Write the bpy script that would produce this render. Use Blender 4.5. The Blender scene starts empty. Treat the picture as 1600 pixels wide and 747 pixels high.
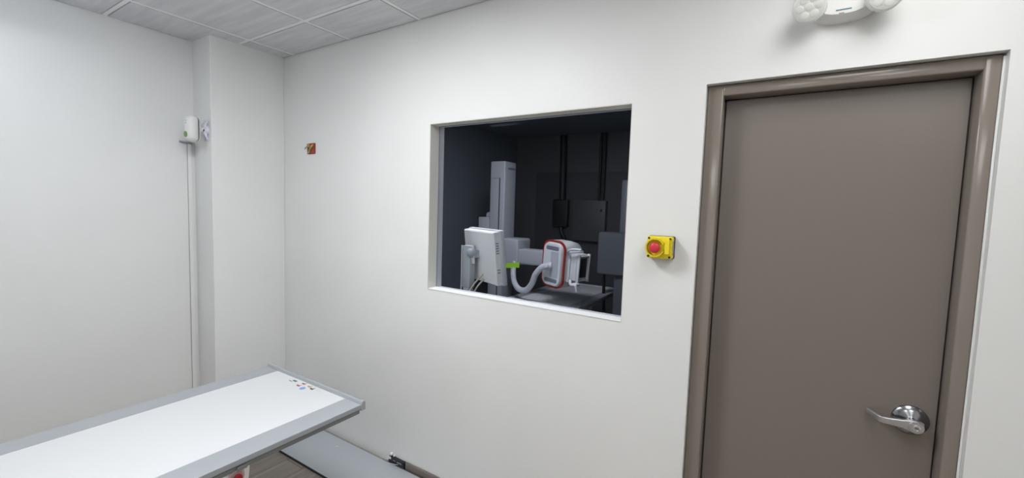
import bpy, bmesh, math, random
from mathutils import Vector, Matrix
random.seed(7)
PI = math.pi
C = bpy.context.scene.collection
WORLD = {}

# ------------------------------------------------------------------ helpers
def lin(c):
    return tuple((v/255/12.92 if v/255 <= .04045 else ((v/255+.055)/1.055)**2.4) for v in c)

def mat(name, rgb, rough=.5, metal=0, spec=.5, bump=None, noise=None, emit=None, coat=0):
    """rgb is sRGB 0..255. bump=(scale,strength); noise=(scale, second rgb, stretch)"""
    m = bpy.data.materials.new(name); m.use_nodes = True
    nt = m.node_tree; b = nt.nodes['Principled BSDF']
    col = lin(rgb)+(1,)
    b.inputs['Base Color'].default_value = col
    b.inputs['Roughness'].default_value = rough
    b.inputs['Metallic'].default_value = metal
    b.inputs['Specular IOR Level'].default_value = spec
    b.inputs['Coat Weight'].default_value = coat
    tc = None
    if bump or noise:
        tc = nt.nodes.new('ShaderNodeTexCoord')
    if noise:
        mp = nt.nodes.new('ShaderNodeMapping'); mp.inputs['Scale'].default_value = noise[2]
        n = nt.nodes.new('ShaderNodeTexNoise'); n.inputs['Scale'].default_value = noise[0]; n.inputs['Detail'].default_value = 6
        mx = nt.nodes.new('ShaderNodeMix'); mx.data_type = 'RGBA'
        mx.inputs['A'].default_value = col; mx.inputs['B'].default_value = lin(noise[1])+(1,)
        rp = nt.nodes.new('ShaderNodeMapRange'); rp.inputs['From Min'].default_value = .35; rp.inputs['From Max'].default_value = .65
        nt.links.new(tc.outputs['Object'], mp.inputs['Vector']); nt.links.new(mp.outputs[0], n.inputs['Vector'])
        nt.links.new(n.outputs['Fac'], rp.inputs['Value']); nt.links.new(rp.outputs[0], mx.inputs['Factor'])
        nt.links.new(mx.outputs['Result'], b.inputs['Base Color'])
    if bump:
        n2 = nt.nodes.new('ShaderNodeTexNoise'); n2.inputs['Scale'].default_value = bump[0]; n2.inputs['Detail'].default_value = 4
        bp = nt.nodes.new('ShaderNodeBump'); bp.inputs['Strength'].default_value = bump[1]; bp.inputs['Distance'].default_value = .002
        nt.links.new(tc.outputs['Object'], n2.inputs['Vector']); nt.links.new(n2.outputs['Fac'], bp.inputs['Height'])
        nt.links.new(bp.outputs[0], b.inputs['Normal'])
    if emit:
        b.inputs['Emission Color'].default_value = emit[0]+(1,); b.inputs['Emission Strength'].default_value = emit[1]
    return m

def BM(): return bmesh.new()

def merge(bm, t, M=None):
    if M is not None: bmesh.ops.transform(t, matrix=M, verts=t.verts)
    me = bpy.data.meshes.new('t'); t.to_mesh(me); t.free(); bm.from_mesh(me); bpy.data.meshes.remove(me)
    return bm

def box(bm, x0, x1, y0, y1, z0, z1, bev=0, seg=2, M=None):
    t = bmesh.new(); bmesh.ops.create_cube(t, size=1)
    for v in t.verts: v.co = Vector(((x0+x1)/2+v.co.x*(x1-x0), (y0+y1)/2+v.co.y*(y1-y0), (z0+z1)/2+v.co.z*(z1-z0)))
    if bev: bmesh.ops.bevel(t, geom=t.edges[:], offset=bev, segments=seg, affect='EDGES', profile=.5)
    return merge(bm, t, M)

def rrect(w, h, r, n=6):
    pts = []
    for cx, cy, a0 in ((w/2-r, h/2-r, 0), (-w/2+r, h/2-r, 90), (-w/2+r, -h/2+r, 180), (w/2-r, -h/2+r, 270)):
        for k in range(n+1):
            a = math.radians(a0+90*k/n); pts.append((cx+r*math.cos(a), cy+r*math.sin(a)))
    return pts

def loft(bm, rings, caps=True, M=None):
    """rings: list of equally long lists of 3D points"""
    t = bmesh.new(); vs = [[t.verts.new(p) for p in r] for r in rings]; n = len(rings[0])
    for a, b in zip(vs, vs[1:]):
        for k in range(n): t.faces.new((a[k], a[(k+1) % n], b[(k+1) % n], b[k]))
    if caps: t.faces.new(vs[0][::-1]); t.faces.new(vs[-1])
    bmesh.ops.recalc_face_normals(t, faces=t.faces)
    return merge(bm, t, M)

def shell_y(bm, layers, M=None, n=6):
    """stack of rounded rectangles in XZ along Y: (y, w, h, r, cx, cz)"""
    return loft(bm, [[(cx+p[0], y, cz+p[1]) for p in rrect(w, h, r, n)] for y, w, h, r, cx, cz in layers], M=M)

def prism(bm, pts, d0, d1, plane='xz', bev=0, M=None):
    f = {'xz': lambda p, d: (p[0], d, p[1]), 'yz': lambda p, d: (d, p[0], p[1]), 'xy': lambda p, d: (p[0], p[1], d)}[plane]
    t = bmesh.new(); a = [t.verts.new(f(p, d0)) for p in pts]; b = [t.verts.new(f(p, d1)) for p in pts]; n = len(pts)
    for k in range(n): t.faces.new((a[k], a[(k+1) % n], b[(k+1) % n], b[k]))
    t.faces.new(a[::-1]); t.faces.new(b)
    bmesh.ops.recalc_face_normals(t, faces=t.faces)
    if bev: bmesh.ops.bevel(t, geom=[e for e in t.edges], offset=bev, segments=2, affect='EDGES', profile=.5)
    return merge(bm, t, M)

def axis_m(p, d):
    return Matrix.Translation(Vector(p)) @ Vector((0, 0, 1)).rotation_difference(Vector(d).normalized()).to_matrix().to_4x4()

def lathe(bm, prof, p, d, n=32):
    """prof: (radius, height) along axis d from point p, closed at both ends"""
    t = bmesh.new(); rings = []
    for r, h in prof:
        rings.append([t.verts.new((r*math.cos(2*PI*k/n), r*math.sin(2*PI*k/n), h)) for k in range(n)])
    for a, b in zip(rings, rings[1:]):
        for k in range(n): t.faces.new((a[k], a[(k+1) % n], b[(k+1) % n], b[k]))
    t.faces.new(rings[0][::-1]); t.faces.new(rings[-1])
    bmesh.ops.recalc_face_normals(t, faces=t.faces)
    return merge(bm, t, axis_m(p, d))

def spline(pts, k=8):
    P = [Vector(p) for p in pts]; P = [2*P[0]-P[1]]+P+[2*P[-1]-P[-2]]; out = []
    for i in range(1, len(P)-2):
        for j in range(k):
            t = j/k; a, b, c, d = P[i-1:i+3]
            out.append(.5*((2*b)+(c-a)*t+(2*a-5*b+4*c-d)*t*t+(3*b-a-3*c+d)*t**3))
    out.append(P[-2]); return out

def tube(bm, pts, r, n=12, smooth=8, M=None, sq=None):
    P = spline(pts, smooth) if smooth else [Vector(p) for p in pts]
    rad = r if callable(r) else (lambda u: r)
    up = Vector((0, 0, 1)); rings = []
    d0 = (P[1]-P[0]).normalized()
    s = d0.cross(up); s = s.normalized() if s.length > 1e-4 else Vector((1, 0, 0))
    for i, p in enumerate(P):
        d = ((P[min(i+1, len(P)-1)]-P[max(i-1, 0)])).normalized()
        s = (s-d*s.dot(d)).normalized(); u = s.cross(d)
        rr = rad(i/(len(P)-1))
        rings.append([p+rr*(math.cos(2*PI*k/n)*s+math.sin(2*PI*k/n)*u) for k in range(n)])
    return loft(bm, rings, M=M)

def obj(name, bm, m, parent=None, smooth=None, kind=None, label=None):
    co = [v.co for v in bm.verts]
    c = Vector([(min(v[i] for v in co)+max(v[i] for v in co))/2 for i in range(3)])
    if smooth is not None:
        for f in bm.faces: f.smooth = True
        bm.normal_update()
        for e in bm.edges:
            if len(e.link_faces) == 2 and e.calc_face_angle(0) > math.radians(smooth): e.smooth = False
    for v in bm.verts: v.co -= c
    me = bpy.data.meshes.new(name); bm.to_mesh(me); bm.free(); me.materials.append(m)
    o = bpy.data.objects.new(name, me); C.objects.link(o)
    if parent: o.parent = parent; o.location = c-WORLD[parent.name]
    else: o.location = c
    WORLD[o.name] = c
    if kind: o['kind'] = kind
    if label: o['label'] = label
    return o

def thing(name, loc, label, cat, group=None, kind=None):
    o = bpy.data.objects.new(name, None); C.objects.link(o); o.location = loc; o.empty_display_size = .1
    WORLD[o.name] = Vector(loc); return tag(o, label, cat, group, kind)

def tag(o, label, cat, group=None, kind=None):
    o['label'] = label; o['category'] = cat
    if group: o['group'] = group
    if kind: o['kind'] = kind
    return o

def struct(name, bm, m, label, cat, smooth=None):
    return tag(obj(name, bm, m, None, smooth), label, cat, kind='structure')

# ------------------------------------------------------------------ materials
M_wall = mat('wall_paint', (229, 229, 228), .42, spec=.35, bump=(160, .12), noise=(2.2, (226, 226, 225), (1, 1, 1)))
M_reveal = mat('reveal_paint', (214, 212, 205), .5, bump=(120, .1))
M_tile = mat('ceiling_tile_vinyl', (222, 223, 226), .6, bump=(70, .4), noise=(3.0, (208, 209, 213), (1.0, 9, 1)))
M_grid = mat('ceiling_grid_enamel', (244, 245, 247), .4)
M_dark = mat('ceiling_void', (40, 42, 46), .8)  # shade of the tile gaps put into the slab colour
M_door = mat('door_paint', (123, 114, 107), .3, spec=.45, bump=(90, .12))
M_frame = mat('door_frame_paint', (132, 123, 115), .15, spec=.5, bump=(50, .04))
M_chrome = mat('satin_chrome', (158, 159, 163), .2, metal=1)
M_chrome_p = mat('polished_chrome', (222, 224, 228), .1, metal=1)
M_black = mat('black_plastic', (22, 24, 28), .45)
M_white = mat('white_plastic', (226, 226, 224), .4)
M_yellow = mat('yellow_plastic', (236, 214, 30), .4)
M_yellow_d = mat('yellow_plastic_collar', (214, 190, 26), .45)  # same yellow darkened for the shade inside the collar
M_red = mat('red_plastic', (206, 48, 66), .35)
M_redd = mat('dark_red_plastic', (140, 14, 34), .3)
M_greyl = mat('grey_label', (150, 152, 158), .5)
M_laminate = mat('white_laminate', (211, 212, 214), .4, spec=.4)
M_alu = mat('grey_table_rail', (170, 174, 179), .42, metal=.25)
M_alud = mat('grey_rail_underside', (128, 131, 132), .45, metal=.3)
M_plate = mat('brushed_grey_plate', (186, 191, 197), .38, metal=.25, bump=(40, .05))
M_base = mat('brown_baseboard', (128, 116, 110), .5, noise=(6, (104, 94, 88), (1, 8, 8)))
M_green = mat('green_tag_paper', (150, 205, 30), .6)
M_greenm = mat('green_mark', (120, 150, 96), .5)
M_shell = mat('offwhite_shell', (206, 208, 210), .35)
M_shellg = mat('grey_shell', (172, 176, 184), .4)
M_shelld = mat('dark_grey_shell', (112, 117, 126), .45)
M_col = mat('grey_column_paint', (160, 163, 170), .42)
M_ring = mat('red_ring', (158, 34, 28), .35)
M_hose = mat('grey_hose', (188, 190, 198), .5)
M_cr_wall = mat('control_room_paint', (92, 99, 107), .6)  # dimness of the room put into the wall colour
M_cr_far = mat('control_room_far_paint', (82, 82, 84), .6)  # far wall coloured dark for the dim room too
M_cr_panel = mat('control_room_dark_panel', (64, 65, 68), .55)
M_cr_box = mat('grey_panel_steel', (74, 76, 80), .5)
M_cr_black = mat('cable_black', (10, 12, 16), .5)
M_desk = mat('grey_desk', (110, 112, 116), .5)
M_cable = mat('beige_cable', (190, 186, 166), .5)
M_lens = mat('lamp_lens', (214, 214, 210), .25)

# floor: grey-brown wood planks running along Y
M_floor = bpy.data.materials.new('wood_plank_floor'); M_floor.use_nodes = True
nt = M_floor.node_tree; b = nt.nodes['Principled BSDF']; b.inputs['Roughness'].default_value = .45
tc = nt.nodes.new('ShaderNodeTexCoord'); mp = nt.nodes.new('ShaderNodeMapping'); mp.inputs['Rotation'].default_value = (0, 0, PI/2)
br = nt.nodes.new('ShaderNodeTexBrick'); br.inputs['Scale'].default_value = 1; br.inputs['Brick Width'].default_value = 1.2; br.inputs['Row Height'].default_value = .16
br.inputs['Mortar Size'].default_value = .0015; br.inputs['Color1'].default_value = lin((176, 164, 152))+(1,); br.inputs['Color2'].default_value = lin((154, 143, 133))+(1,); br.inputs['Mortar'].default_value = lin((70, 64, 58))+(1,)
mp2 = nt.nodes.new('ShaderNodeMapping'); mp2.inputs['Scale'].default_value = (22, 1.6, 1)
ns = nt.nodes.new('ShaderNodeTexNoise'); ns.inputs['Scale'].default_value = 2; ns.inputs['Detail'].default_value = 8
rp = nt.nodes.new('ShaderNodeMapRange'); rp.inputs['From Min'].default_value = .3; rp.inputs['From Max'].default_value = .7; rp.inputs['To Min'].default_value = .68; rp.inputs['To Max'].default_value = 1.12
mx = nt.nodes.new('ShaderNodeMix'); mx.data_type = 'RGBA'; mx.blend_type = 'MULTIPLY'; mx.inputs['Factor'].default_value = 1
L = nt.links.new
L(tc.outputs['Object'], mp.inputs['Vector']); L(mp.outputs[0], br.inputs['Vector']); L(tc.outputs['Object'], mp2.inputs['Vector']); L(mp2.outputs[0], ns.inputs['Vector'])
L(ns.outputs['Fac'], rp.inputs['Value']); L(br.outputs['Color'], mx.inputs['A']); L(rp.outputs[0], mx.inputs['B']); L(mx.outputs['Result'], b.inputs['Base Color'])

# leaded glass: faint tint, weak mirror on the outer faces
M_glass = bpy.data.materials.new('leaded_glass'); M_glass.use_nodes = True
nt = M_glass.node_tree; nt.nodes.clear(); L = nt.links.new
out = nt.nodes.new('ShaderNodeOutputMaterial'); tr = nt.nodes.new('ShaderNodeBsdfTransparent'); tr.inputs['Color'].default_value = (.85, .86, .88, 1)
gl = nt.nodes.new('ShaderNodeBsdfGlossy'); gl.inputs['Roughness'].default_value = .0; gl.inputs['Color'].default_value = (.8, .88, 1, 1)
fr = nt.nodes.new('ShaderNodeFresnel'); fr.inputs['IOR'].default_value = 1.22
ge = nt.nodes.new('ShaderNodeNewGeometry'); inv = nt.nodes.new('ShaderNodeMath'); inv.operation = 'SUBTRACT'; inv.inputs[0].default_value = 1
mul = nt.nodes.new('ShaderNodeMath'); mul.operation = 'MULTIPLY'; ms = nt.nodes.new('ShaderNodeMixShader')
L(ge.outputs['Backfacing'], inv.inputs[1]); L(fr.outputs[0], mul.inputs[0]); L(inv.outputs[0], mul.inputs[1]); L(mul.outputs[0], ms.inputs[0])
L(tr.outputs[0], ms.inputs[1]); L(gl.outputs[0], ms.inputs[2]); L(ms.outputs[0], out.inputs[0])

def lamp_mat(name, rgb, s): return mat(name, (235, 235, 235), .5, emit=(rgb, s))

# ------------------------------------------------------------------ room shell
XL, XR, YB, YW, WT, H = -3.375, 1.9, -2.6, 1.8, .12, 2.641
WX0, WX1, WZ0, WZ1 = -1.690, -.556, 1.132, 2.064      # window opening
DX0, DX1, DZ1 = -.274, .518, 2.105                    # door opening
CRX0, CRX1, CRY1 = -3.40, -.30, 5.5                   # control room

def wall_with_holes(y0, y1, x0, x1, z0, z1, holes):
    bm = BM(); xs = sorted({x0, x1, *[h[0] for h in holes], *[h[1] for h in holes]}); zs = sorted({z0, z1, *[h[2] for h in holes], *[h[3] for h in holes]})
    solid = lambda i, j: 0 <= i < len(xs)-1 and 0 <= j < len(zs)-1 and not any(h[0] <= (xs[i]+xs[i+1])/2 <= h[1] and h[2] <= (zs[j]+zs[j+1])/2 <= h[3] for h in holes)
    def q(*p): bm.faces.new([bm.verts.new(v) for v in p])
    for i in range(len(xs)-1):
        for j in range(len(zs)-1):
            if not solid(i, j): continue
            a, b_, c, d = xs[i], xs[i+1], zs[j], zs[j+1]
            q((a, y0, c), (b_, y0, c), (b_, y0, d), (a, y0, d)); q((a, y1, c), (a, y1, d), (b_, y1, d), (b_, y1, c))
            if not solid(i-1, j): q((a, y0, c), (a, y0, d), (a, y1, d), (a, y1, c))
            if not solid(i+1, j): q((b_, y0, c), (b_, y1, c), (b_, y1, d), (b_, y0, d))
            if not solid(i, j-1): q((a, y0, c), (a, y1, c), (b_, y1, c), (b_, y0, c))
            if not solid(i, j+1): q((a, y0, d), (b_, y0, d), (b_, y1, d), (a, y1, d))
    bmesh.ops.remove_doubles(bm, verts=bm.verts, dist=1e-5); bmesh.ops.recalc_face_normals(bm, faces=bm.faces)
    return bm

struct('wall_back', wall_with_holes(YW, YW+WT, XL-.1, XR+.1, 0, H+.2, [(WX0, WX1, WZ0, WZ1), (DX0, DX1, -.1, DZ1)]), M_wall, 'smooth off-white wall holding the dark window and the brown door', 'wall')
struct('wall_left', box(BM(), XL-.1, XL, YB, YW, 0, H+.2), M_wall, 'pale grey-white wall beyond the table at the left', 'wall')
struct('wall_pillar', box(BM(), XL, -3.13, 1.323, YW, 0, H+.05, .004), M_wall, 'off-white boxed pillar in the corner between left and window walls', 'wall')
struct('wall_right', box(BM(), XR, XR+.1, YB, YW, 0, H+.2), M_wall, 'off-white wall on the right of the room', 'wall')
struct('wall_front', box(BM(), XL-.1, XR+.1, YB-.1, YB, 0, H+.2), M_wall, 'off-white wall behind the viewer', 'wall')
struct('floor', box(BM(), -3.6, 2.1, -2.8, 5.7, -.1, 0), M_floor, 'grey-brown wood plank floor', 'floor')

# ceiling: tegular tiles between T-bars, ceiling lights fill some cells
gx = [XL, -3.0, -2.39, -1.78, -1.17, -.56, .05, .66, 1.27, XR]
gy = [YB, -2.163, -1.553, -.943, -.333, .277, .887, 1.497, YW]
LIGHTS = {'left': (1, 4, 5), 'middle': (3, 5, 5), 'door': (6, 5, 6), 'rear': (7, 2, 3), 'rear_middle': (5, 1, 2)}   # grid column, first and last row
def lit(i, j): return any(l[0] == i and l[1] <= j <= l[2] for k, l in LIGHTS.items() if k != 'left')
bm = BM(); box(bm, XL-.1, XR+.1, YB-.1, YW+.02, H+.03, H+.1)
ceil = struct('ceiling', bm, M_dark, 'suspended ceiling of pale grey square tiles', 'ceiling')
bm = BM(); g = .0165
for i in range(len(gx)-1):
    for j in range(len(gy)-1):
        if lit(i, j): continue
        a = gx[i]+(g if i else .007); b_ = gx[i+1]-(g if i < len(gx)-2 else .007); c = gy[j]+(g if j else .007); d = gy[j+1]-(g if j < len(gy)-2 else .008)
        box(bm, a, b_, c, d, H, H+.025)
obj('ceiling_tiles', bm, M_tile, ceil)
bm = BM()
for x in gx[1:-1]: box(bm, x-.011, x+.011, YB, YW, H+.001, H+.03)
for y in gy[1:-1]: box(bm, XL, XR, y-.011, y+.011, H+.0015, H+.03)
obj('ceiling_grid', bm, M_grid, ceil)

def ceiling_light(key, label, rgb, s, surface=False):
    i, j, j2 = LIGHTS[key]; x0, x1, y0, y1 = gx[i]+.012, gx[i+1]-.012, gy[j]+.012, gy[j2+1]-.012
    if surface: x0 += .13; x1 -= .13; y1 -= .265
    t = thing('ceiling_light', ((x0+x1)/2, (y0+y1)/2, H), label, 'light', 'ceiling lights')
    if surface:     # hung below the tiles, glowing sides shaped to brighten the ceiling nearby
        obj('frame', box(BM(), x0-.01, x1+.01, y0-.01, y1+.01, H-.016, H, .003), M_grid, t)
        obj('diffuser', box(BM(), x0, x1, y0, y1, H-.11, H-.016), lamp_mat('diffuser_'+key, rgb, s), t); return
    bm = BM()
    for a in ((x0, x0+.02, y0, y1), (x1-.02, x1, y0, y1), (x0+.02, x1-.02, y0, y0+.02), (x0+.02, x1-.02, y1-.02, y1)): box(bm, *a, H-.012, H+.03)
    obj('frame', bm, M_grid, t)
    obj('diffuser', box(BM(), x0+.02, x1-.02, y0+.02, y1-.02, H-.025, H+.02), lamp_mat('diffuser_'+key, rgb, s), t)
ceiling_light('left', 'long bluish-white ceiling light panel over the table by the left wall', (.82, .91, 1.0), 2.9, True)
ceiling_light('middle', 'square white ceiling light panel in the middle of the room', (.96, .985, 1.0), 24)  # unseen panel, added to even out the wall lighting
ceiling_light('door', 'long white ceiling light panel in front of the brown door', (.985, 1.0, .985), 4.5)
ceiling_light('rear', 'long white ceiling light panel at the right rear of the room', (.985, 1.0, .99), 4.2)
ceiling_light('rear_middle', 'long white ceiling light panel in the middle rear of the room', (.97, .99, 1.0), 4.5)  # unseen panel, added as fill from the rear

# baseboard under the window
struct('baseboard_back', box(BM(), -1.832, DX0, 1.788, YW, 0, .052, .003), M_base, 'low brown wood baseboard along the window wall', 'baseboard')

# ------------------------------------------------------------------ window
win = thing('window_1', ((WX0+WX1)/2, 1.875, WZ0), 'dark leaded glass viewing window set in the off-white wall', 'window', kind='structure')
def frame_ring(bm, x0, x1, z0, z1, w, y0, y1, bottom=True):
    box(bm, x0, x0+w, y0, y1, z0, z1); box(bm, x1-w, x1, y0, y1, z0, z1); box(bm, x0+w, x1-w, y0, y1, z1-w, z1)
    if bottom: box(bm, x0+w, x1-w, y0, y1, z0, z0+w)
    return bm
obj('pane', box(BM(), WX0+.001, WX1-.001, 1.874, 1.884, WZ0+.001, WZ1-.001), M_glass, win)
obj('lining', frame_ring(BM(), WX0, WX1, WZ0, WZ1, .0035, 1.801, 1.8735), M_reveal, win)
obj('gasket', frame_ring(BM(), WX0+.0035, WX1-.0035, WZ0+.0035, WZ1-.0035, .003, 1.8705, 1.8735), M_shelld, win)
obj('sill', box(BM(), WX0+.0035, WX1-.0035, 1.798, 1.870, WZ0+.002, WZ0+.0065, .001), M_wall, win)

# ------------------------------------------------------------------ door
door = thing('door_1', ((DX0+DX1)/2, 1.86, 0), 'taupe brown painted metal door in a matching frame with chrome lever', 'door', kind='structure')
FX0, FX1, FZ1 = -.216, .476, 2.062
YF = 1.828
bm = BM()
box(bm, DX0+.001, FX0, YF, 1.945, 0, DZ1-.002, .006, 3); box(bm, FX1, DX1-.003, YF, 1.945, 0, DZ1-.002, .006, 3)
box(bm, FX0-.004, FX1+.004, YF, 1.945, FZ1, DZ1-.002, .006, 3)
obj('door_frame', bm, M_frame, door, 40)
bm = BM()   # stop moulding behind the leaf
box(bm, FX0, FX0+.012, 1.941, 1.955, 0, FZ1); box(bm, FX1-.012, FX1, 1.941, 1.955, 0, FZ1); box(bm, FX0, FX1, 1.941, 1.955, FZ1-.012, FZ1)
obj('door_stop', bm, M_frame, door)
obj('door_leaf', box(BM(), FX0+.003, FX1-.003, 1.900, 1.940, .008, FZ1-.003, .002), M_door, door)
obj('caulk_bead', tube(BM(), [(DX1-.0025, YF-.002, .0), (DX1-.0035, YF-.003, .7), (DX1-.002, YF-.002, 1.3), (DX1-.0035, YF-.003, 1.8), (DX1-.0025, YF-.002, DZ1-.01)], .0035, 8, 10), M_wall, door, 60)
# lever handle
hx, hz, yl = .409, .946, 1.900
hd = obj('lever_handle', lathe(BM(), [(.049, 0), (.049, .003), (.046, .007), (.032, .0135), (.019, .018), (.0145, .020), (.0135, .048)], (hx, yl, hz), (0, -1, 0), 48), M_chrome, door, 40)
bm = BM()
# the lever arm: a flat tapering bar from the hub, its end bent back to the door
arm = [(hx+.022, yl-.050, hz-.002, .016), (hx+.014, yl-.052, hz-.002, .0205), (hx+.000, yl-.053, hz-.002, .0205), (hx-.014, yl-.053, hz-.001, .0180), (hx-.028, yl-.053, hz+.000, .0135), (hx-.052, yl-.052, hz-.001, .0115), (hx-.076, yl-.050, hz-.002, .0105), (hx-.082, yl-.048, hz-.0015, .0103), (hx-.087, yl-.042, hz-.001, .0102), (hx-.100, yl-.026, hz+.002, .0100), (hx-.111, yl-.012, hz+.004, .0098)]
rings = []
for k, (x, y, z, hh) in enumerate(arm):
    a = arm[max(k-1, 0)]; c = arm[min(k+1, len(arm)-1)]
    d = Vector((c[0]-a[0], c[1]-a[1], 0)).normalized(); nrm = Vector((d.y, -d.x, 0))
    rings.append([Vector((x, y, z))+nrm*(.007*px)+Vector((0, 0, hh*pz)) for px, pz in rrect(2, 2, .3, 3)])
loft(bm, rings)
lathe(bm, [(.0205, 0), (.0205, .016), (.019, .0175)], (hx+.005, yl-.044, hz-.002), (0, -1, 0), 32)
obj('lever', bm, mat('brushed_chrome', (196, 197, 199), .38, metal=1), hd, 45)
bm = BM(); lathe(bm, [(.0095, 0), (.0095, .003), (.0075, .0035), (.0072, .0022), (.005, .0022)], (hx+.005, yl-.0615, hz-.003), (0, -1, 0), 28)
kc = obj('key_cylinder', bm, M_chrome_p, hd, 40)
obj('keyhole', box(BM(), hx+.0005, hx+.0095, yl-.0645, yl-.0632, hz-.0040, hz-.002), M_black, hd)

# ------------------------------------------------------------------ emergency stop on the wall
ex, ez = -.404, 1.473
es = thing('emergency_stop', (ex, YW, ez), 'yellow emergency stop box with red mushroom button beside the door', 'emergency stop')
obj('back_box', shell_y(BM(), [(1.8, .100, .090, .006, ex, ez), (1.782, .100, .090, .006, ex, ez), (1.780, .097, .087, .006, ex, ez)]), M_black, es, 35)
obj('cover', shell_y(BM(), [(1.780, .098, .088, .008, ex, ez), (1.752, .098, .088, .008, ex, ez), (1.748, .092, .082, .006, ex, ez)]), M_yellow, es, 35)
bm = BM()
# raised collar open at the right, and a flat flag beside it
ri, ro, bx = .0315, .0370, ex-.0125
pts = []
for k in range(33):
    a = math.radians(20+320*k/32); pts.append((bx+ro*math.cos(a), ez+ro*math.sin(a)))
for k in range(33):
    a = math.radians(340-320*k/32); pts.append((bx+ri*math.cos(a), ez+ri*math.sin(a)))
t = bmesh.new(); n = len(pts); A = [t.verts.new((p[0], 1.7485, p[1])) for p in pts]; B = [t.verts.new((p[0], 1.7275, p[1])) for p in pts]
for k in range(n-1):
    t.faces.new((A[k], A[k+1], B[k+1], B[k]))
t.faces.new((A[-1], A[0], B[0], B[-1]))
for k in range(32):
    t.faces.new((A[k], A[k+1], A[n-2-k], A[n-1-k])); t.faces.new((B[k], B[k+1], B[n-2-k], B[n-1-k]))
bmesh.ops.recalc_face_normals(t, faces=t.faces); merge(bm, t)
obj('collar', bm, M_yellow_d, es, 40)
obj('flag', box(BM(), ex+.0245, ex+.0425, 1.729, 1.749, ez-.024, ez+.034, .002), M_yellow, es)
bt = obj('button', lathe(BM(), [(.012, 0), (.012, .014), (.019, .017), (.0205, .021), (.0205, .026), (.018, .031), (.011, .0335), (.003, .034)], (bx, 1.749, ez), (0, -1, 0), 36), M_red, es, 50)
for sx in (-1, 1):
    for sz in (-1, 1): obj('screw', lathe(BM(), [(.0045, 0), (.0045, .0012), (.003, .0014)], (ex+sx*.041, 1.7482, ez+sz*.036), (0, -1, 0), 16), M_black, es)
obj('side_label', box(BM(), ex+.0488, ex+.0496, 1.756, 1.772, ez-.028, ez+.026), M_greyl, es)

# ------------------------------------------------------------------ open wiring point on the wall
wx, wz = -2.792, 1.977
sp = thing('wiring_box', (wx, YW, wz), 'small open red wiring box with green and yellow wire left of the window', 'wiring box')
bm = BM(); frame_ring(bm, wx-.042, wx+.042, wz-.036, wz+.036, .0035, 1.793, 1.80); obj('rim', bm, mat('dark_red_rim', (120, 52, 44), .6), sp)
obj('back_plate', box(BM(), wx-.039, wx+.039, 1.7945, 1.7995, wz-.033, wz+.033), mat('rust_red', (190, 60, 52), .6, noise=(40, (160, 50, 46), (1, 1, 1))), sp)
obj('wire', tube(BM(), [(wx-.018, 1.792, wz-.022), (wx-.004, 1.789, wz-.006), (wx+.010, 1.789, wz+.006), (wx+.022, 1.791, wz+.014)], .0062, 10), mat('green_wire', (112, 156, 92), .6), sp, 60, label='green wire')
obj('wire', tube(BM(), [(wx-.026, 1.792, wz-.030), (wx-.014, 1.790, wz-.020), (wx+.012, 1.7865, wz+.012), (wx+.028, 1.791, wz+.024)], .0042, 10), mat('cream_wire', (212, 186, 120), .6), sp, 60, label='cream wire')
bm = BM(); box(bm, wx-.041, wx-.016, 1.787, 1.796, wz+.008, wz+.033, .002)
obj('terminal', bm, mat('olive_terminal', (166, 150, 90), .5), sp)
obj('wire', tube(BM(), [(wx-.030, 1.789, wz+.016), (wx-.045, 1.787, wz+.011), (wx-.062, 1.789, wz+.004), (wx-.074, 1.796, wz+.004)], .0035, 8), mat('olive_wire', (150, 140, 96), .5), sp, 60)

# ------------------------------------------------------------------ emergency light above the door
ax, az = .125, 2.312
el = thing('emergency_light', (ax, YW, az), 'white twin-head emergency light on the wall above the door', 'emergency light')
bm = BM()
def trap(wt, wb, h0, h1, n=10):   # rounded, narrower at the bottom
    top = [(-wt/2, h1), (wt/2, h1)]; pts = [(wt/2, h1), (-wt/2, h1)]
    pts += [(-wt/2-.0, h0+.045)]
    for k in range(n+1):
        u = -1+2*k/n; pts.append((u*wb/2, h0+.030*abs(u)**2.6))
    pts += [(wt/2, h0+.045)]
    return pts
L1 = trap(.24, .185, -.062, .062); L2 = trap(.225, .165, -.050, .055)
rings = [[(ax+p[0], 1.8, az+p[1]) for p in L1], [(ax+p[0], 1.775, az+p[1]) for p in L1], [(ax+p[0]*.985, 1.766, az+p[1]*.97) for p in L1], [(ax+p[0], 1.752, az+p[1]) for p in L2], [(ax+p[0]*.97, 1.749, az+p[1]*.95) for p in L2]]
loft(bm, rings); obj('body', bm, M_white, el, 30)
for s, tilt in ((-1, (-.10, -1, -.28)), (1, (.12, -1, -.30))):
    p = Vector((ax+s*.090, 1.738, az-.018)); d = Vector(tilt).normalized()
    hdp = obj('lamp_head', lathe(BM(), [(.022, -.012), (.040, .000), (.0465, .018), (.0475, .036), (.0455, .040)], p, d, 40), M_white, el, 40)
    bm = BM(); lathe(bm, [(.043, .0395), (.043, .042), (.041, .043)], p, d, 36)
    Mx = axis_m(p, d)
    for k in range(7):
        a = 2*PI*k/6; r = 0 if k == 6 else .026
        t = bmesh.new(); bmesh.ops.create_uvsphere(t, u_segments=16, v_segments=8, radius=.0125)
        for v in t.verts: v.co.z *= .16
        merge(bm, t, Mx @ Matrix.Translation((r*math.cos(a), r*math.sin(a), .0425)))
    obj('lens', bm, M_lens, hdp, 50)
    obj('pivot', lathe(BM(), [(.018, 0), (.018, .03)], (ax+s*.090, 1.772, az-.012), (0, -1, 0), 24), M_white, el, 40)
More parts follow.
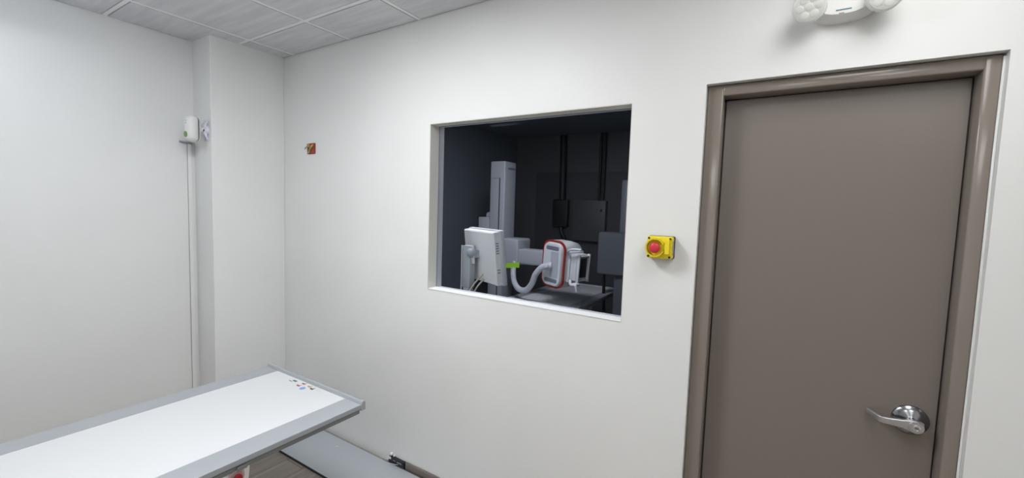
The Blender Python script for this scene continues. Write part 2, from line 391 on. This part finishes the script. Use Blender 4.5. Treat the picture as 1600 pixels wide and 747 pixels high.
# maker's mark: a tiny blue line of letter-sized strokes and a red one below it
bm = BM(); x = ax-.021
for w in (.005, .004, .005, .0035, .005, .0045, .004, .005):
    box(bm, x, x+w, 1.7482, 1.7494, az-.037, az-.0332); x += w+.0006
obj('maker_mark', bm, mat('mark_blue', (40, 92, 110), .5), el, label='blue maker mark')
bm = BM(); x = ax-.012
for w in (.003, .0025, .003, .0025): box(bm, x, x+w, 1.7482, 1.7494, az-.0465, az-.0440); x += w+.0006
obj('maker_mark', bm, mat('mark_red', (150, 60, 66), .5), el, label='red maker mark')

# ------------------------------------------------------------------ white unit on a swivel bracket, and its cable duct
ss = thing('wall_sensor', (-3.19, 1.323, 2.04), 'small white oval wall unit with green mark on a star-shaped swivel bracket', 'wall sensor')
sc = Vector((-3.178, 1.235, 2.045)); R = Matrix.Translation(sc) @ Matrix.Rotation(math.radians(34), 4, 'Z')
def pebble(layers): return [(y, w, h, min(w, h)*.46, 0, 0) for y, w, h in layers]
obj('shell', shell_y(BM(), pebble([(-.040, .022, .085), (-.036, .042, .122), (-.024, .060, .154), (-.008, .068, .168), (.006, .068, .168), (.009, .066, .165)]), R, 8), M_white, ss, 50)
obj('back_plate', shell_y(BM(), pebble([(.020, .068, .168), (.026, .068, .166), (.032, .056, .150)]), R, 8), M_white, ss, 50)
obj('gap_seal', shell_y(BM(), pebble([(.008, .062, .158), (.021, .062, .158)]), R, 8), M_black, ss, 50)  # black core darkens the shaded gap behind the shell
bm = BM(); prism(bm, [(-.012+.011*math.cos(2*PI*k/16), -.040+.018*math.sin(2*PI*k/16)) for k in range(16)], -.0405, -.030, 'xz', 0, R)
obj('green_mark', bm, M_greenm, ss)
bm = BM(); box(bm, -.014, -.007, -.041, -.034, .026, .030, 0, 2, R); box(bm, -.010, -.007, -.041, -.034, .040, .045, 0, 2, R)
obj('indicator', bm, M_shelld, ss)
bx_, bz_ = -3.190, 2.050
bm = BM()
lathe(bm, [(.032, 0), (.030, .010), (.020, .020), (.014, .024)], (bx_, 1.323, bz_), (0, -1, 0), 24)
for a in (50, 130, 235, 305):
    a = math.radians(a); e = Vector((bx_+.062*math.cos(a)*.6, 1.320, bz_+.075*math.sin(a)))
    tube(bm, [(bx_, 1.312, bz_), (bx_*.5+e.x*.5, 1.310, bz_*.5+e.z*.5), e], lambda u: .014-.007*u, 8, 4)
    lathe(bm, [(.010, 0), (.010, .005), (.007, .007)], (e.x, 1.323, e.z), (0, -1, 0), 14)
obj('bracket', bm, mat('bracket_white', (206, 206, 216), .35), ss, 50)
obj('ball_joint', tube(BM(), [(bx_, 1.305, bz_), (-3.196, 1.285, 2.047), (-3.205, 1.266, 2.045)], .016, 16, 4), M_white, ss, 60)
obj('bracket_screw', lathe(BM(), [(.006, 0), (.006, .004)], (bx_+.012, 1.300, bz_-.004), (.3, -1, 0), 12), M_black, ss)
cd = thing('cable_duct', (XL, 1.30, 0), 'slim white vertical cable duct running down the left wall under the oval unit', 'cable duct')
obj('duct', box(BM(), XL, XL+.014, 1.281, 1.303, 0, 1.965, .002), M_wall, cd)
for y in (1.2805, 1.3035): obj('edge_seam', box(BM(), XL, XL+.006, y-.0012, y+.0012, 0, 1.965), mat('seam_grey', (170, 171, 172), .6), cd)  # thin grey strips painting the shadow lines beside the duct
obj('cable', tube(BM(), [(XL+.010, 1.235, 1.978), (XL+.012, 1.262, 1.974), (XL+.012, 1.30, 1.974), (XL+.05, 1.30, 1.965), (XL+.12, 1.27, 1.972), (XL+.17, 1.25, 1.985)], .0055, 8), M_greyl, cd, 60)

# ------------------------------------------------------------------ x-ray table
def xray_table(x0, x1, ye, length, z, sgn, label, stickers, boxy):
    """ye = end nearest the window wall, the table runs from it in direction -sgn along Y"""
    yf = ye-sgn*length; lo, hi = min(ye, yf), max(ye, yf); w = x1-x0
    t = thing('xray_table', ((x0+x1)/2, (lo+hi)/2, 0), label, 'x-ray table', 'x-ray tables')
    rl, rr = .107, .114
    top = obj('table_top', box(BM(), x0+rl-.002, x1-rr+.002, lo+.02, hi-.02, z-.020, z-.001), M_laminate, t)
    for a, b_ in ((x0, x0+rl), (x1-rr, x1)):
        bm = BM(); box(bm, a, b_, lo+.006, hi-.006, z-.022, z, .002)
        r = obj('side_rail', bm, M_alu, t)
        bm = BM(); s = 1 if a == x0 else -1
        xa, xb = (a+.010, b_) if s > 0 else (a, b_-.010)
        box(bm, xa, xb, lo+.02, hi-.02, z-.046, z-.028, .002); xa, xb = (a+.022, b_) if s > 0 else (a, b_-.022)
        box(bm, xa, xb, lo+.02, hi-.02, z-.029, z-.0225)
        obj('accessory_channel', bm, M_alud, r)
    for y in (ye, yf):
        o = 1 if y == hi else -1
        bm = BM(); prof = [(0, z-.028), (0, z+.006), (.004, z+.013), (.010, z+.0145), (.016, z+.012), (.022, z+.0), (.022, z-.028)]
        prism(bm, [(y-o*p[0], p[1]) for p in prof], x0-.004, x1+.004, 'yz', 0)
        obj('end_cap', bm, M_alu, t, 35)
    obj('frame', box(BM(), x0+.12, x1-.12, lo+.10, hi-.10, z-.075, z-.022, .006), M_alud, t)
    pc = (lo+hi)/2-(.25*sgn)
    bm = BM(); box(bm, (x0+x1)/2-.22, (x0+x1)/2+.22, pc-.42, pc+.42, .08, z-.075, .015, 3)
    obj('pedestal', bm, M_shell, t, 35)
    bm = BM(); box(bm, (x0+x1)/2-.30, (x0+x1)/2+.30, pc-.52, pc+.52, 0, .08, .012, 2); obj('foot', bm, M_shellg, t, 35)
    if boxy:
        c = boxy; xf = x1-.018
        bm = BM(); prism(bm, [(c-.19, z-.046), (c, z-.028), (c-.006, z-.095), (c-.03, z-.16), (c-.19, z-.16)], xf-.11, xf, 'yz', .003)
        cb = obj('control_box', bm, M_white, t, 30)
        obj('button_panel', prism(BM(), [(c-.125, z-.062), (c-.024, z-.048), (c-.028, z-.092), (c-.045, z-.125), (c-.125, z-.125)], xf, xf+.003, 'yz', .001), M_shell, cb, 30)
        yb, zb = c-.052, z-.070
        obj('button_collar', lathe(BM(), [(.029, 0), (.029, .002), (.027, .006), (.022, .006), (.020, .002), (.010, .002)], (xf+.002, yb, zb), (1, 0, 0), 32), mat('collar_pink', (196, 170, 170), .4), cb, 40)
        obj('stop_button', lathe(BM(), [(.008, 0), (.008, .008), (.0145, .010), (.0155, .014), (.0135, .019), (.006, .021)], (xf+.003, yb, zb), (1, 0, 0), 28), M_redd, cb, 45)
        obj('socket', box(BM(), x1-.006, x1+.001, c-.055, c-.020, z-.044, z-.030, .002), M_alud, t)
    if stickers:
        cols = {'g': (92, 94, 98), 'r': (150, 62, 74), 'b': (120, 156, 206), 'o': (176, 140, 60), 'k': (40, 40, 46), 'l': (206, 210, 214)}
        mats = {k: mat('sticker_'+k, v, .5) for k, v in cols.items()}
        for x, y, k in stickers:
            bm = BM(); zt = z-.0008
            if k == 'b':
                prism(bm, [(x+.016*math.cos(2*PI*q/6), y+.016*math.sin(2*PI*q/6)) for q in range(6)], zt, zt+.0006, 'xy')
            elif k == 'l':
                prism(bm, [(x-.018, y-.009), (x+.018, y-.009), (x+.018, y+.009), (x-.018, y+.009)], zt, zt+.0006, 'xy')
            elif k == 'g':
                for dx, w_ in ((-.004, .008), (.012, .006)): prism(bm, [(x+dx-w_, y-.006), (x+dx+w_, y-.006), (x+dx+w_, y+.006), (x+dx-w_, y+.006)], zt, zt+.0006, 'xy')
                prism(bm, [(x-.030, y-.014), (x+.0, y-.017), (x+.0, y-.013), (x-.030, y-.010)], zt, zt+.0006, 'xy')
            else:   # little pictogram: head, body and arm
                prism(bm, [(x-.010+.005*math.cos(2*PI*q/10), y+.002+.005*math.sin(2*PI*q/10)) for q in range(10)], zt, zt+.0006, 'xy')
                prism(bm, [(x-.004, y-.006), (x+.012, y-.003), (x+.012, y+.004), (x-.004, y+.006)], zt, zt+.0006, 'xy')
                prism(bm, [(x+.002, y+.006), (x+.006, y+.006), (x+.010, y+.014), (x+.006, y+.014)], zt, zt+.0006, 'xy')
            obj('sticker', bm, mats[k], top)
    return t
ST = [(-2.085, 1.246, 'g'), (-2.012, 1.250, 'r'), (-2.014, 1.222, 'r'), (-1.958, 1.246, 'o'), (-1.968, 1.216, 'b'), (-1.925, 1.238, 'k'), (-1.880, 1.250, 'l')]
xray_table(-2.388, -1.590, 1.290, 2.3, .680, 1, 'grey-railed x-ray table with white top and red stop button in the foreground', ST, .790)
xray_table(-2.370, -1.585, 2.80, 2.2, .680, -1, 'grey x-ray table seen low through the dark window below the tube head', None, None)  # mirror image of the table in the glass, built solid

# ------------------------------------------------------------------ floor plate and junction box
fp = thing('floor_plate', (-2.2, 1.62, 0), 'flat grey metal cover plate on the floor along the window wall', 'cover plate')
obj('plate', box(BM(), -3.10, -1.20, 1.470, 1.776, 0, .012, .001), M_plate, fp)
obj('edge_strip', box(BM(), -3.10, -1.20, 1.4665, 1.4705, 0, .0125), M_black, fp)  # black strip for the gap shadow along the front edge
obj('edge_strip', box(BM(), -3.10, -1.20, 1.7755, 1.7785, 0, .0125), M_shelld, fp)  # dark strip for the shaded gap at the back
obj('screw', lathe(BM(), [(.006, 0), (.006, .002), (.004, .003)], (-2.37, 1.70, .012), (0, 0, 1), 14), M_white, fp)
jb = thing('junction_box', (-1.90, 1.79, 0), 'small black open junction box at the foot of the window wall', 'junction box')
obj('box', box(BM(), -1.968, -1.836, 1.7795, 1.8, .0, .050, .002), mat('junction_black', (26, 29, 34), .4), jb)
bm = BM(); box(bm, -1.925, -1.905, 1.7765, 1.780, .036, .042, .001); box(bm, -1.893, -1.852, 1.776, 1.780, .033, .043, .001)
obj('terminal_strip', bm, M_chrome, jb)
obj('bracket', box(BM(), -1.970, -1.945, 1.775, 1.7795, .038, .052, .001), M_white, jb)
obj('wire', tube(BM(), [(-1.966, 1.774, .012), (-1.94, 1.770, .017), (-1.905, 1.774, .020), (-1.885, 1.779, .024)], .0016, 6), M_white, jb, 60)
for p, r in (((-1.956, 1.792, .062), .011), ((-1.935, 1.796, .056), .008), ((-1.985, 1.793, .020), .008)):
    t = bmesh.new(); bmesh.ops.create_icosphere(t, subdivisions=2, radius=r)
    for v in t.verts: v.co += Vector([random.uniform(-.0015, .0015) for _ in range(3)])
    obj('plaster_lump', merge(BM(), t, Matrix.Translation(p)), M_wall, jb, 60)

# ------------------------------------------------------------------ control room behind the window
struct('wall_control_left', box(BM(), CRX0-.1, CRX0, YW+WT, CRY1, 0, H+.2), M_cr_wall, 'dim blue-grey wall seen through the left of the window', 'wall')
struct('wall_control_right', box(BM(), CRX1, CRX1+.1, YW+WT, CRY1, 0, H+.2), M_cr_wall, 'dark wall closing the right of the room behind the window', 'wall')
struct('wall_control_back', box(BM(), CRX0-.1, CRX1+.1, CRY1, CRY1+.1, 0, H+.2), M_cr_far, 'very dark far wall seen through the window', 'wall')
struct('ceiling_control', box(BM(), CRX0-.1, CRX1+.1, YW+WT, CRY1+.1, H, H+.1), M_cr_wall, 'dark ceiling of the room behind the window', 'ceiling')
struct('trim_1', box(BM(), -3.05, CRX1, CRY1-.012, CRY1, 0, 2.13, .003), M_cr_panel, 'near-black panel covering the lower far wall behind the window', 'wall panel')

# reflection of a tube stand, built as solid parts behind the pane
ts = thing('xray_tube_stand', (-2.655, 4.0, 0), 'grey floor-standing x-ray column with arm and red-ringed tube head behind the window', 'x-ray machine')
cx0, cx1, cy0, cy1 = -2.752, -2.560, 3.90, 4.13
bm = BM(); box(bm, cx0, cx1, cy0, cy1, .06, 2.116, .014, 3)
col = obj('column', bm, M_col, ts, 35)
bm = BM(); box(bm, cx0-.10, cx1+.10, cy0-.12, cy1+.12, 0, .06, .012); obj('base', bm, M_shellg, ts, 35)
bm = BM(); box(bm, cx1-.070, cx1-.058, cy0-.0015, cy0+.004, .10, 1.935)
obj('slot', bm, M_black, col)
obj('seam', box(BM(), cx0+.02, cx1-.070, cy0-.001, cy0+.003, 1.930, 1.936), M_shelld, col)
obj('handle', box(BM(), cx1-.002, cx1+.010, cy0+.06, cy1-.03, 2.035, 2.052, .004), M_shelld, col)
bm = BM(); box(bm, -2.900, cx0, 3.90, 4.10, .965, 1.500, .010, 2)
car = obj('carriage', bm, M_col, ts, 35)
obj('cap', lathe(BM(), [(.040, 0), (.042, .020), (.036, .045), (.020, .058), (.004, .062)], (-2.815, 4.0, 1.498), (0, 0, 1), 24), M_shellg, car, 50)
bm = BM(); box(bm, -2.80, cx1, 3.82, cy0, .965, 1.22, .012, 2); box(bm, cx1, -2.332, 3.84, 4.12, 1.00, 1.285, .025, 3)
obj('arm_mount', bm, M_col, ts, 35)
bm = BM(); shell = [(x, .165-.01*k) for k, x in enumerate((-2.40, -1.80))]
box(bm, -2.40, -1.80, 3.87, 4.03, 1.020, 1.182, .018, 3)
obj('arm', bm, M_col, ts, 35)
# tube head: local frame centred on the head, turned a little away from the window
TH = Matrix.Translation((-1.778, 3.80, 1.090)) @ Matrix.Rotation(math.radians(-16), 4, 'Z') @ Matrix.Rotation(math.radians(3), 4, 'Y')
hw, hh = .270, .445
hs = obj('tube_housing', shell_y(BM(), [(-.135, hw, hh, .085, 0, 0), (-.120, hw+.006, hh+.006, .085, 0, 0), (.02, hw+.004, hh+.004, .085, 0, 0), (.12, hw-.03, hh-.04, .08, 0, 0), (.19, hw-.09, hh-.14, .07, 0, 0)], TH, 8), M_shell, ts, 45)
def ring_y(w0, h0, r0, w1, h1, r1, y0, y1):
    bm = BM(); t = bmesh.new(); rows = []
    for w, h, r, y in ((w0, h0, r0, y0), (w0, h0, r0, y1), (w1, h1, r1, y1), (w1, h1, r1, y0)): rows.append([t.verts.new((p[0], y, p[1])) for p in rrect(w, h, r, 8)])
    n = len(rows[0])
    for a in range(4):
        for k in range(n): t.faces.new((rows[a][k], rows[a][(k+1) % n], rows[(a+1) % 4][(k+1) % n], rows[(a+1) % 4][k]))
    bmesh.ops.recalc_face_normals(t, faces=t.faces); return merge(bm, t, TH)
obj('red_ring', ring_y(hw+.012, hh+.012, .090, hw-.018, hh-.018, .078, -.152, -.134), M_ring, hs, 40, label='red ring around the front')
obj('front_cover', shell_y(BM(), [(-.135, hw-.028, hh-.028, .073, 0, 0), (-.160, hw-.030, hh-.030, .072, 0, 0), (-.172, hw-.050, hh-.050, .062, 0, 0)], TH, 8), M_shell, hs, 40)
for s in (1, -1):
    bm = BM(); shell_y(bm, [(-.170, .165, .040, .016, 0, s*.155), (-.1745, .160, .036, .015, 0, s*.155)], TH)
    obj('grip_recess', bm, M_shelld, hs, 40)
obj('centre_plate', shell_y(BM(), [(-.170, .10, .255, .012, .035, 0), (-.174, .096, .250, .012, .035, 0)], TH), M_shellg, hs, 40)
P = lambda x, y, z: TH @ Vector((x, y, z))
# collimator on the right side of the head
bm = BM(); box(bm, .128, .165, -.10, .10, -.155, .140, .010, 2, TH); box(bm, .160, .235, -.085, .085, -.130, .120, .008, 2, TH)
cl = obj('collimator', bm, M_shell, ts, 35)
obj('window', box(BM(), .2345, .2375, -.055, .060, -.100, .085, 0, 2, TH), M_black, cl)
bm = BM()
for y in (-.072, .074): box(bm, .232, .262, y-.008, y+.008, -.140, .125, .003, 2, TH)
box(bm, .232, .258, -.08, .08, .095, .108, .003, 2, TH); box(bm, .232, .258, -.08, .08, -.130, -.117, .003, 2, TH)
obj('accessory_rails', bm, M_shell, cl, 35)
bm = BM(); tube(bm, [P(.150, -.10, .120), P(.165, -.135, .150), P(.215, -.135, .172), P(.285, -.10, .175)], .011, 10); obj('handle', bm, M_shell, cl, 60)
bm = BM(); tube(bm, [P(.170, -.08, -.135), P(.215, -.12, -.160), P(.262, -.115, -.160), P(.275, -.10, -.215)], .014, 10); box(bm, .225, .275, -.12, -.06, -.170, -.140, .008, 2, TH); obj('lower_handle', bm, M_shell, cl, 50)
bm = BM(); lathe(bm, [(.034, 0), (.036, .01), (.032, .03), (.030, .055)], P(.005, -.170, -.015), TH.to_3x3() @ Vector((-.75, -.62, -.16)), 24)
obj('cable_boss', bm, M_hose, hs, 45)
hp = [P(.0, -.20, -.018), (-1.905, 3.60, 1.055), (-1.985, 3.62, .975), (-2.045, 3.66, .870), (-2.135, 3.70, .790), (-2.245, 3.74, .785), (-2.325, 3.78, .850), (-2.365, 3.82, .960), (-2.375, 3.86, 1.040)]
hp = spline(hp, 14); hp = [hp[i] for i in range(0, len(hp))]
obj('hose', tube(BM(), hp, lambda u: .0285+.0018*math.sin(u*330), 14, 3), M_hose, ts, 70)

# wall stand with detector panel
ws = thing('wall_bucky_stand', (-1.42, 4.62, 0), 'dark grey upright detector stand with square panel at the right edge of the window', 'detector stand')
bm = BM(); box(bm, -1.495, -1.365, 4.60, 4.74, .03, 1.955, .012, 2); obj('column', bm, mat('bucky_column', (98, 102, 112), .45), ws, 35)
obj('base', box(BM(), -1.60, -1.26, 4.50, 4.86, 0, .03, .008), M_shelld, ws)
obj('panel', shell_y(BM(), [(4.59, .42, .465, .03, -1.49, 1.150), (4.515, .42, .465, .03, -1.49, 1.150), (4.50, .40, .445, .025, -1.49, 1.150)]), mat('bucky_panel', (92, 96, 103), .5), ws, 35)
obj('shroud', box(BM(), -1.52, -1.36, 4.56, 4.60, .40, .90, .01), mat('bucky_shroud', (88, 92, 100), .45), ws)
obj('cable', tube(BM(), [(-1.645, 4.60, .92), (-1.65, 4.62, .80), (-1.645, 4.64, .5), (-1.60, 4.66, .05)], .018, 8), M_cr_black, ws, 60)

# far wall: electrical gear
eb = thing('isolator_box', (-2.62, 5.40, 1.55), 'black switch box hanging from a thick black cable on the dark far wall', 'switch box')
obj('case', box(BM(), -2.735, -2.500, 5.40, 5.484, 1.365, 1.755, .02, 3), M_cr_black, eb, 35)
obj('feed_cable', tube(BM(), [(-2.605, 5.45, 1.75), (-2.61, 5.45, 2.1), (-2.62, 5.45, 2.635)], .048, 12), M_cr_black, eb, 60)
obj('outlet_cable', tube(BM(), [(-2.60, 5.44, 1.37), (-2.59, 5.43, 1.30), (-2.53, 5.42, 1.20), (-2.49, 5.44, 1.05), (-2.49, 5.45, .7), (-2.50, 5.455, .3), (-2.50, 5.455, .03)], .03, 10), M_cr_black, eb, 60)
dp = thing('distribution_panel', (-2.17, 5.45, 1.4), 'flat dark grey electrical cabinet with twin conduits on the far wall', 'electrical cabinet')
obj('cabinet', box(BM(), -2.42, -1.955, 5.40, 5.488, 1.20, 1.745, .006, 2), M_cr_box, dp, 35)
obj('latch', box(BM(), -2.03, -2.00, 5.394, 5.401, 1.60, 1.635, .002), M_cr_black, dp)
for x in (-2.075, -2.02): obj('conduit', tube(BM(), [(x, 5.46, 1.74), (x, 5.46, 2.2), (x, 5.46, 2.64)], .018, 10), M_cr_black, dp, 60)

# desk (below the sill) carrying the monitor arm
dk = thing('desk', (-1.6, 2.25, 0), 'plain grey desk below the window sill in the dark room', 'desk')
obj('desk_top', box(BM(), -2.45, -.80, 1.93, 2.62, .715, .745, .003), M_desk, dk)
for x in (-2.40, -.85):
    for y in (1.98, 2.57): obj('leg', box(BM(), x-.025, x+.025, y-.025, y+.025, 0, .715, .003), M_shelld, dk)
# monitor
mo = thing('monitor', (-1.76, 2.275, .745), 'pale grey monitor seen from behind on a post arm, just inside the window', 'monitor')
bm = BM(); box(bm, -1.796, -1.730, 2.245, 2.305, 1.070, 1.352, .006, 2)
po = obj('post', bm, mat('post_grey', (186, 192, 192), .4), mo, 35)
bm = BM(); box(bm, -1.789, -1.737, 2.251, 2.299, .76, 1.075, .004, 2); obj('lower_post', bm, mat('lower_post_grey', (176, 182, 182), .4), po, 35)
obj('trim_strip', box(BM(), -1.806, -1.799, 2.246, 2.252, .80, 1.352), M_white, po)
obj('base', box(BM(), -1.86, -1.66, 2.20, 2.36, .745, .762, .006, 2), M_shelld, mo)
dv = Vector((-.912, .410, 0)); nv = Vector((-.410, -.912, 0))     # along the back towards its far edge / out of the back
o0 = Vector((-1.498, 2.25, 1.112))
MM = Matrix(((dv.x, nv.x, 0, o0.x), (dv.y, nv.y, 0, o0.y), (0, 0, 1, o0.z), (0, 0, 0, 1)))   # local: x along, y out of the back, z up
MM = MM @ Matrix.Rotation(math.radians(-6.5), 4, 'X')
def quad_ring(y, i, j, w=.40, h=.345): return [(i, y, j), (w-i, y, j), (w-i, y, h-j), (i, y, h-j)]
bm = BM(); loft(bm, [quad_ring(-.030, 0, 0), quad_ring(.008, .001, .001), quad_ring(.015, .008, .008), quad_ring(.017, .030, .030)], M=MM)
bk = obj('back_cover', bm, mat('monitor_back', (238, 238, 236), .45), mo, 25)
bm = BM(); box(bm, -.008, .408, -.062, -.032, -.006, .352, .003, 2, MM); obj('bezel', bm, mat('monitor_bezel', (205, 207, 210), .4), mo, 35)
obj('screen', box(BM(), .012, .388, -.0635, -.0615, .016, .330, 0, 2, MM), mat('screen_black', (14, 15, 18), .2), mo)
Mv = mat('vent_grey', (140, 142, 146), .5)
for zz in (.205, .221, .237, .253, .269, .080, .098): obj('vent', box(BM(), -.0012, .004, -.020, .001, zz, zz+.007, 0, 2, MM), Mv, bk)
bm = BM(); box(bm, .185, .250, .060, .068, .130, .250, .002, 2, MM)
obj('mount_plate', bm, M_white, mo)
bm = BM(); box(bm, .195, .240, .014, .062, .165, .215, .004, 2, MM); obj('mount_block', bm, M_shellg, mo)
t0 = MM @ Vector((.218, .064, .200))
bm = BM(); tube(bm, [t0, (t0+Vector((-1.742, 2.275, 1.312)))/2+Vector((0, -.01, 0)), (-1.742, 2.275, 1.312)], .017, 14, 4)
t = bmesh.new(); bmesh.ops.create_uvsphere(t, u_segments=20, v_segments=12, radius=.032); merge(bm, t, Matrix.Translation((t0+Vector((-1.742, 2.275, 1.312)))/2+Vector((.012, -.02, 0))))
obj('arm_joint', bm, M_shellg, mo, 60)
bm = BM()
t = [Vector((-1.475, 2.288, 1.243)), Vector((-1.440, 2.283, 1.247)), Vector((-1.400, 2.277, 1.254)), Vector((-1.362, 2.270, 1.258))]
loft(bm, [[p+Vector((0, .0012, -.016)), p+Vector((0, .0012, .016)), p+Vector((0, -.0012, .016)), p+Vector((0, -.0012, -.016))] for p in t])
tg = obj('paper_tag', bm, M_green, mo, label='bright green paper tag')
for q, (a, b_) in enumerate((((-1.735, 2.24, .985), (-1.675, 2.22, 1.105)), ((-1.725, 2.23, .95), (-1.665, 2.25, 1.09)))):
    obj('cable', tube(BM(), [a, (a[0]+.02, a[1]-.02, a[2]+.045), (b_[0]-.02, b_[1]-.01, b_[2]-.04), b_, (b_[0]+.015, b_[1]+.06, b_[2]+.05), (b_[0]+.02, b_[1]+.11, b_[2]+.08)], .006, 8), M_cable, mo, 60)

# ceiling light added to brighten the objects behind the pane
lt = thing('ceiling_light', (-1.75, 2.8, H), 'small dim ceiling light in the dark room behind the window', 'light', 'ceiling lights')
obj('frame', box(BM(), -2.06, -1.44, 2.50, 3.10, H-.03, H, .004), M_grid, lt)
obj('diffuser', box(BM(), -2.04, -1.46, 2.52, 3.08, H-.036, H-.0295), lamp_mat('diffuser_control', (.92, .94, 1.0), 25), lt)

# ------------------------------------------------------------------ world, camera, view
w = bpy.data.worlds.new('room_dark'); bpy.context.scene.world = w; w.use_nodes = True
w.node_tree.nodes['Background'].inputs['Color'].default_value = (.02, .02, .02, 1)

yaw, pitch, roll = .559658, .0722195, -.0323579
cy, sy, cp, sp_ = math.cos(yaw), math.sin(yaw), math.cos(pitch), math.sin(pitch)
f = Vector((-sy*cp, cy*cp, -sp_)); r = Vector((cy, sy, 0)); d = f.cross(r)
cr, sr = math.cos(roll), math.sin(roll)
rx = cr*r+sr*d; dn = -sr*r+cr*d
cam = bpy.data.cameras.new('camera'); co = bpy.data.objects.new('camera', cam); C.objects.link(co)
cam.sensor_fit = 'HORIZONTAL'; cam.sensor_width = 36; cam.lens = 36*668.539/1600; cam.clip_start = .01
co.matrix_world = Matrix(((rx.x, -dn.x, -f.x, 0), (rx.y, -dn.y, -f.y, 0), (rx.z, -dn.z, -f.z, 1.611), (0, 0, 0, 1)))
s = bpy.context.scene; s.camera = co
s.view_settings.view_transform = 'Standard'; s.view_settings.look = 'None'; s.view_settings.gamma = 1; s.view_settings.use_curve_mapping = False
s.view_settings.exposure = .5
s.cycles.max_bounces = 10; s.cycles.transparent_max_bounces = 12
